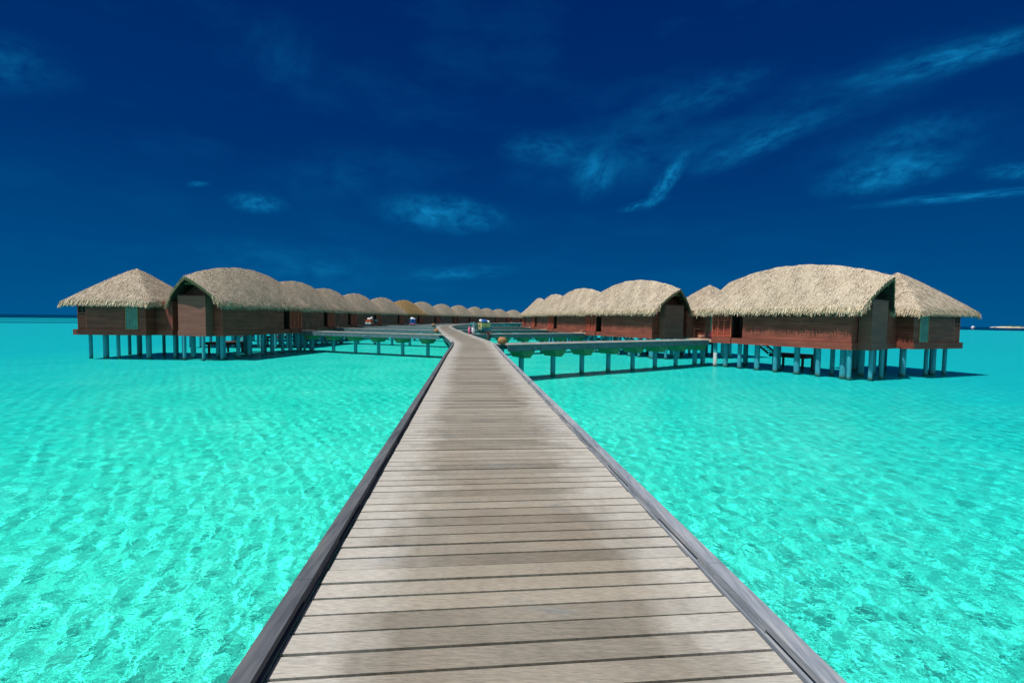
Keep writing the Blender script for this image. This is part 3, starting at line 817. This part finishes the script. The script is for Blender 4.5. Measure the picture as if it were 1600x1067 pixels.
for (x, w, h) in sec: vs += [(x, -w, h), (x, -w * .6, -.3), (x, w * .6, -.3), (x, w, h)]
for k in range(4):
    for j in range(4): fs.append((k * 4 + j, k * 4 + (j + 1) % 4, k * 4 + 4 + (j + 1) % 4, k * 4 + 4 + j))
fs += [(0, 1, 2, 3), (16, 19, 18, 17)]
b.add(vs, fs); b.build('hull', M['boat'], bt)
b = MB(); b.hexa([(-2.4, -1, 1.02), (1.6, -.9, 1.12), (1.6, .9, 1.12), (-2.4, 1, 1.02), (-2.1, -.85, 2.5), (.6, -.75, 2.5), (.6, .75, 2.5), (-2.1, .85, 2.5)]); b.box(-1.8, -.2, -.7, .7, 2.502, 2.62); b.bar((-1, 0, 2.6), (-1, 0, 3.8), .05)
c = b.build('cabin', M['boat'], bt)
b = MB(); b.box(-1.7, .2, -.89, -.862, 1.75, 2.2); b.box(-1.7, .2, .862, .89, 1.75, 2.2); b.build('window', M['dark'], c)

# ------------------------------------------------------------------ sea: wavy refracting surface over a sandy bed
def grid_mesh(name, X, Y, Z, wrap, mat):
    n, m = X.shape
    co = np.stack([X, Y, Z], -1).reshape(-1, 3)
    if wrap:
        i, j = np.meshgrid(np.arange(n - 1), np.arange(m), indexing='ij'); j2 = (j + 1) % m
    else:
        i, j = np.meshgrid(np.arange(n - 1), np.arange(m - 1), indexing='ij'); j2 = j + 1
    f = np.stack([i * m + j, (i + 1) * m + j, (i + 1) * m + j2, i * m + j2], -1).reshape(-1, 4)
    me = bpy.data.meshes.new(name); me.vertices.add(len(co)); me.vertices.foreach_set('co', co.astype('f').ravel())
    k = len(f); me.loops.add(4 * k); me.loops.foreach_set('vertex_index', f.astype('i').ravel())
    me.polygons.add(k); me.polygons.foreach_set('loop_start', np.arange(0, 4 * k, 4, dtype='i'))
    me.update(calc_edges=True); me.polygons.foreach_set('use_smooth', np.ones(k, bool))
    me.materials.append(mat); o = bpy.data.objects.new(name, me); COL.objects.link(o); return o

t = NT('sea_water')
geo = t.n('NewGeometry')
dist = t.n('VectorMath'); dist.operation = 'LENGTH'; t.l(geo.outputs['Position'], dist.inputs[0])
refr = t.n('BsdfRefraction'); refr.inputs['IOR'].default_value = 1.33; refr.inputs['Roughness'].default_value = 0.0
refr.inputs['Color'].default_value = (.30, 1.0, .935, 1)
gl = t.n('BsdfGlossy'); gl.inputs['Roughness'].default_value = .04
fr = t.n('Fresnel'); fr.inputs['IOR'].default_value = 1.33
fac = t.math('MINIMUM', t.math('MULTIPLY', fr.outputs[0], .5), .33)
bn = t.noise(t.coord('Object', (1, 1, 1), (0, 0, .5)), 3.2, 4, .6)
bmp = t.n('Bump'); bmp.inputs['Strength'].default_value = .55; bmp.inputs['Distance'].default_value = .08
t.l(bn, bmp.inputs['Height'])
for s in (gl, fr): t.l(bmp.outputs[0], s.inputs['Normal'])
rip = t.math('ADD', t.noise(t.coord('Object', (6.5, 9.5, 1), (0, 0, .35)), 1.0, 3, .55, .4), t.math('MULTIPLY', t.noise(t.coord('Object', (2.6, 3.6, 1), (0, 0, -.2)), 1.0, 2, .5, .3), 1.6))
b2 = t.n('Bump'); b2.inputs['Strength'].default_value = 1.0; b2.inputs['Distance'].default_value = .018
t.l(t.math('DIVIDE', 1.0, t.math('ADD', 1.0, t.math('MULTIPLY', dist.outputs['Value'], .035))), b2.inputs['Strength']); t.l(rip, b2.inputs['Height']); t.l(b2.outputs[0], refr.inputs['Normal'])
mx = t.n('MixShader'); t.l(fac, mx.inputs[0]); t.l(refr.outputs[0], mx.inputs[1]); t.l(gl.outputs[0], mx.inputs[2]); t.l(mx.outputs[0], t.out.inputs[0])
M['water'] = t.m

t = NT('seabed_sand')
co = t.coord('Object'); x, y, z = t.sep(co)
ln = t.n('VectorMath'); ln.operation = 'LENGTH'; t.l(co, ln.inputs[0]); rad = ln.outputs['Value']
n1 = t.noise(co, .03, 4, .55); n2 = t.noise(co, .35, 4, .6); n4 = t.noise(co, 13.0, 3, .6); n3 = t.noise(co, 4.5, 5, .68)
sand = t.ramp(t.math('ADD', t.math('MULTIPLY', n2, .28), t.math('ADD', t.math('MULTIPLY', n3, .44), t.math('MULTIPLY', n4, .28))), [(.38, (.06, .66, .60)), (.5, (.30, .84, .76)), (.62, (.98, .97, .90))])  # sand mottling, with whitish caustic highlights put into its pale tones
near = t.ramp(t.math('MULTIPLY', rad, .01), [(.05, (1, 1, 1)), (.22, (0, 0, 0))])
sand = t.mix(t.math('MULTIPLY', near, .55), sand, (.97, .93, .82))
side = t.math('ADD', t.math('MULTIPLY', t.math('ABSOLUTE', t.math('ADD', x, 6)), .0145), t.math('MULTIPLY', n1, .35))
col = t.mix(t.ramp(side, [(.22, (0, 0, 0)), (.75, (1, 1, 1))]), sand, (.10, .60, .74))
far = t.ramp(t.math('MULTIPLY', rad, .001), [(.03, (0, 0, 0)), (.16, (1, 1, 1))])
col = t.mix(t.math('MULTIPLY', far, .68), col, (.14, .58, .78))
band = t.math('ADD', t.math('MULTIPLY', rad, .001), t.math('MULTIPLY', t.math('SUBTRACT', t.noise(t.coord('Object', (.4, 1, 1)), .012, 3), .5), .10))
left = t.ramp(t.math('ADD', t.math('MULTIPLY', x, -.002), .3), [(.5, (0, 0, 0)), (.62, (1, 1, 1))])
reef = t.math('MULTIPLY', t.ramp(band, [(.235, (0, 0, 0)), (.245, (1, 1, 1)), (.33, (.3, .3, .3)), (.37, (.9, .9, .9)), (.44, (.2, .2, .2)), (.5, (1, 1, 1))]), left)
col = t.mix(t.math('MULTIPLY', reef, .8), col, (.03, .14, .22))
deep = t.ramp(band, [(.50, (0, 0, 0)), (.525, (1, 1, 1))])
col = t.mix(deep, col, (.0, .035, .11))
bs = t.n('BsdfDiffuse'); t.l(col, bs.inputs[0]); t.l(bs.outputs[0], t.out.inputs[0])
M['seabed'] = t.m

fine = np.radians(np.arange(20, 160, .2)); coarse = np.radians(np.arange(160, 380, 4.))
th = np.concatenate([fine, coarse])
rad_ = np.concatenate([[.02, .6, 1.2, 1.7], 2.2 * np.exp(np.arange(0, 1180) * .0037), [200, 280, 380, 550, 800, 1150, 1500]])
T, RR = np.meshgrid(th, rad_)
X = RR * np.cos(T); Y = RR * np.sin(T); Z = np.zeros_like(X)
sx = .8 * np.sin(.23 * X + .11 * Y) + .6 * np.sin(.19 * Y - .13 * X + 1.3)
sy = .8 * np.sin(.21 * Y - .09 * X + 2.1) + .6 * np.sin(.17 * X + .15 * Y)
NW = 150
for i in range(NW):
    lam = .07 * (.75 / .07) ** (i / NW + rng.random() / NW); k = 2 * math.pi / lam
    a = rng.normal(R(25), .85); a += math.pi * (rng.random() < .2)
    amp = .0080 * (lam / .2) ** .35 / k * rng.uniform(.5, 1.3)
    fade = np.clip(1.5 - RR / (lam * 110 + 5), 0, 1)
    gust = 1 + .5 * np.sin(.05 * X * math.cos(i) + .06 * Y * math.sin(i) + i)
    Z += amp * fade * gust * np.sin(k * ((X + sx * .35) * math.cos(a) + (Y + sy * .35) * math.sin(a)) + rng.random() * 6.28)
water = grid_mesh('sea_water', X, Y, Z + WATER, True, M['water']); tag(water, kind='structure')
# seabed: gently rolling sand
rb = np.concatenate([[.02, 2, 4], 6 * np.exp(np.arange(0, 80) * .07)]); tb = np.radians(np.arange(0, 360, 4.))
T, RR = np.meshgrid(tb, rb); X = RR * np.cos(T); Y = RR * np.sin(T)
Z = BED + .12 * np.sin(.31 * X + .2 * Y) * np.clip(RR / 10, 0, 1) + .1 * np.sin(.23 * Y - .3 * X) - np.clip((RR - 420) / 200, 0, 6)
bed = grid_mesh('seabed', X, Y, Z, True, M['seabed']); tag(bed, kind='structure')
water.cycles.is_caustics_caster = True
bed.cycles.is_caustics_receiver = True
for o in COL.objects:
    if o.name.split('.')[0] == 'post': o.cycles.is_caustics_receiver = True

# ------------------------------------------------------------------ light
SUN_EL = R(66)
SUN = Vector((-.866, -.50, 0)).normalized() * math.cos(SUN_EL) + Vector((0, 0, math.sin(SUN_EL)))
L = bpy.data.lights.new('sun', 'SUN'); L.energy = 4.6; L.angle = R(.53); L.color = (1.0, .965, .90)
so = bpy.data.objects.new('sun', L); COL.objects.link(so); so.rotation_euler = SUN.to_track_quat('Z', 'Y').to_euler(); so.location = (0, 0, 60)
L.cycles.is_caustics_light = True

w = bpy.data.worlds.new('World'); sc.world = w; w.use_nodes = True
class WT(NT):
    def __init__(self, world):
        self.t = world.node_tree; self.t.nodes.clear(); self.out = self.n('OutputWorld')
t = WT(w)
tc = t.n('TexCoord'); D = tc.outputs['Generated']
dx, dy, dz = t.sep(D)
up = t.math('MAXIMUM', dz, 0.0)
base = t.ramp(up, [(0, (0, .075, .213)), (.10, (0, .054, .182)), (.30, (0, .0255, .131)), (.56, (0, .0158, .105)), (1, (0, .015, .10))])
# wisps of cirrus: position given as slopes (east / north, up / north) of the direction looked in
ny = t.math('MAXIMUM', dy, .05)
cv = t.n('CombineXYZ'); t.l(t.math('DIVIDE', dx, ny), cv.inputs[0]); t.l(t.math('DIVIDE', dz, ny), cv.inputs[1]); pv = cv.outputs[0]
CL = [(1240, 185, 360, 60, 21, .22), (960, 250, 230, 70, 8, .25), (1420, 230, 240, 60, 14, .2), (1475, 100, 225, 30, 16, .75), (1375, 275, 140, 36, 12, .85), (1490, 311, 200, 10, 6, .95), (1170, 232, 140, 24, 24, .5), (1035, 286, 62, 17, 55, 1.0), (1000, 322, 50, 9, 16, .7),
      (925, 275, 62, 42, 50, .6), (850, 240, 90, 36, -4, .4), (690, 336, 125, 36, -4, .95), (402, 320, 60, 20, -5, .75), (715, 427, 110, 15, 3, .6), (470, 415, 240, 46, -6, .32),
      (15, 110, 150, 60, -10, .32), (445, 95, 70, 90, 60, .14), (313, 291, 22, 6, 2, .7), (1575, 272, 80, 18, 5, .6), (1080, 160, 160, 40, 20, .25), (560, 280, 200, 70, 0, .15), (1400, 220, 130, 30, 20, .3)]
tot = None
for k, (cx, cy, rx, ry, an, st) in enumerate(CL):
    mp = t.n('Mapping'); mp.vector_type = 'TEXTURE'
    hz = 498.6 + .0132 * (cx - 800)
    mp.inputs['Location'].default_value = ((cx - 800) / 711, (hz - cy) / 711, 0)
    mp.inputs['Rotation'].default_value = (0, 0, R(an)); mp.inputs['Scale'].default_value = (rx / 711, ry / 711, 1)
    t.l(pv, mp.inputs['Vector'])
    ln = t.n('VectorMath'); ln.operation = 'LENGTH'; t.l(mp.outputs[0], ln.inputs[0])
    fall = t.n('MapRange'); fall.interpolation_type = 'SMOOTHSTEP'; fall.inputs['From Min'].default_value = 1.05; fall.inputs['From Max'].default_value = .0
    t.l(ln.outputs['Value'], fall.inputs['Value'])
    ad = t.n('VectorMath'); ad.operation = 'MULTIPLY_ADD'; t.l(mp.outputs[0], ad.inputs[0]); ad.inputs[1].default_value = (min(3.2, .9 * rx / ry), 1.6, 1); ad.inputs[2].default_value = (k * 7.3, k * 3.1, k)
    nz = t.noise(ad.outputs[0], 1.35, 9, .62, .3)
    nn = t.math('MULTIPLY', t.math('POWER', t.math('MAXIMUM', t.math('SUBTRACT', nz, .26), 0), 1.35), 3.6)
    v = t.math('MULTIPLY', t.math('MULTIPLY', fall.outputs[0], nn), st)
    tot = v if tot is None else t.math('ADD', tot, v)
haze = t.noise(t.coord('Generated', (2, 2, 6)), 2.0, 5, .6)
tot = t.math('ADD', tot, t.math('MULTIPLY', t.math('MAXIMUM', t.math('SUBTRACT', haze, .5), 0), .35))
tot = t.math('MULTIPLY', tot, t.math('GREATER_THAN', dy, .05))
sky = t.mix(t.math('MINIMUM', tot, 1), base, (.004, .175, .40), 'MIX')
# unseen sky behind the camera: warm-tinted fill added to lift the shaded walls
ns = t.n('TexSky'); ns.sky_type = 'NISHITA'; ns.sun_disc = False; ns.sun_elevation = SUN_EL; ns.sun_rotation = math.atan2(SUN.x, SUN.y)
back_fill = t.mix(1.0, ns.outputs[0], (.105, .088, .072), 'MULTIPLY')
back = t.n('MapRange'); back.interpolation_type = 'SMOOTHSTEP'; back.inputs['From Min'].default_value = .12; back.inputs['From Max'].default_value = -.45; t.l(dy, back.inputs['Value'])
sky = t.mix(back.outputs[0], sky, back_fill)
bg = t.n('Background'); bg.inputs[1].default_value = 1.0; t.l(sky, bg.inputs[0]); t.l(bg.outputs[0], t.out.inputs[0])

# ------------------------------------------------------------------ camera
cam = bpy.data.cameras.new('camera'); cam.lens = 16.0; cam.sensor_width = 36.0; cam.clip_end = 6000; cam.clip_start = .05
co = bpy.data.objects.new('camera', cam); COL.objects.link(co)
rot = Matrix.Rotation(R(90 - 2.81), 4, 'X') @ Matrix.Rotation(R(.756), 4, 'Z')
co.matrix_world = Matrix.Translation((0, 0, 1.6)) @ rot
sc.camera = co
sc.view_settings.view_transform = 'Standard'; sc.view_settings.look = 'None'
sc.view_settings.exposure = .3; sc.view_settings.gamma = 1
c = sc.cycles
c.use_denoising = True; c.max_bounces = 8; c.diffuse_bounces = 3; c.glossy_bounces = 3; c.transmission_bounces = 6
c.caustics_refractive = True; c.caustics_reflective = False; c.sample_clamp_indirect = 4.0; c.blur_glossy = .5
sc.render.film_transparent = False
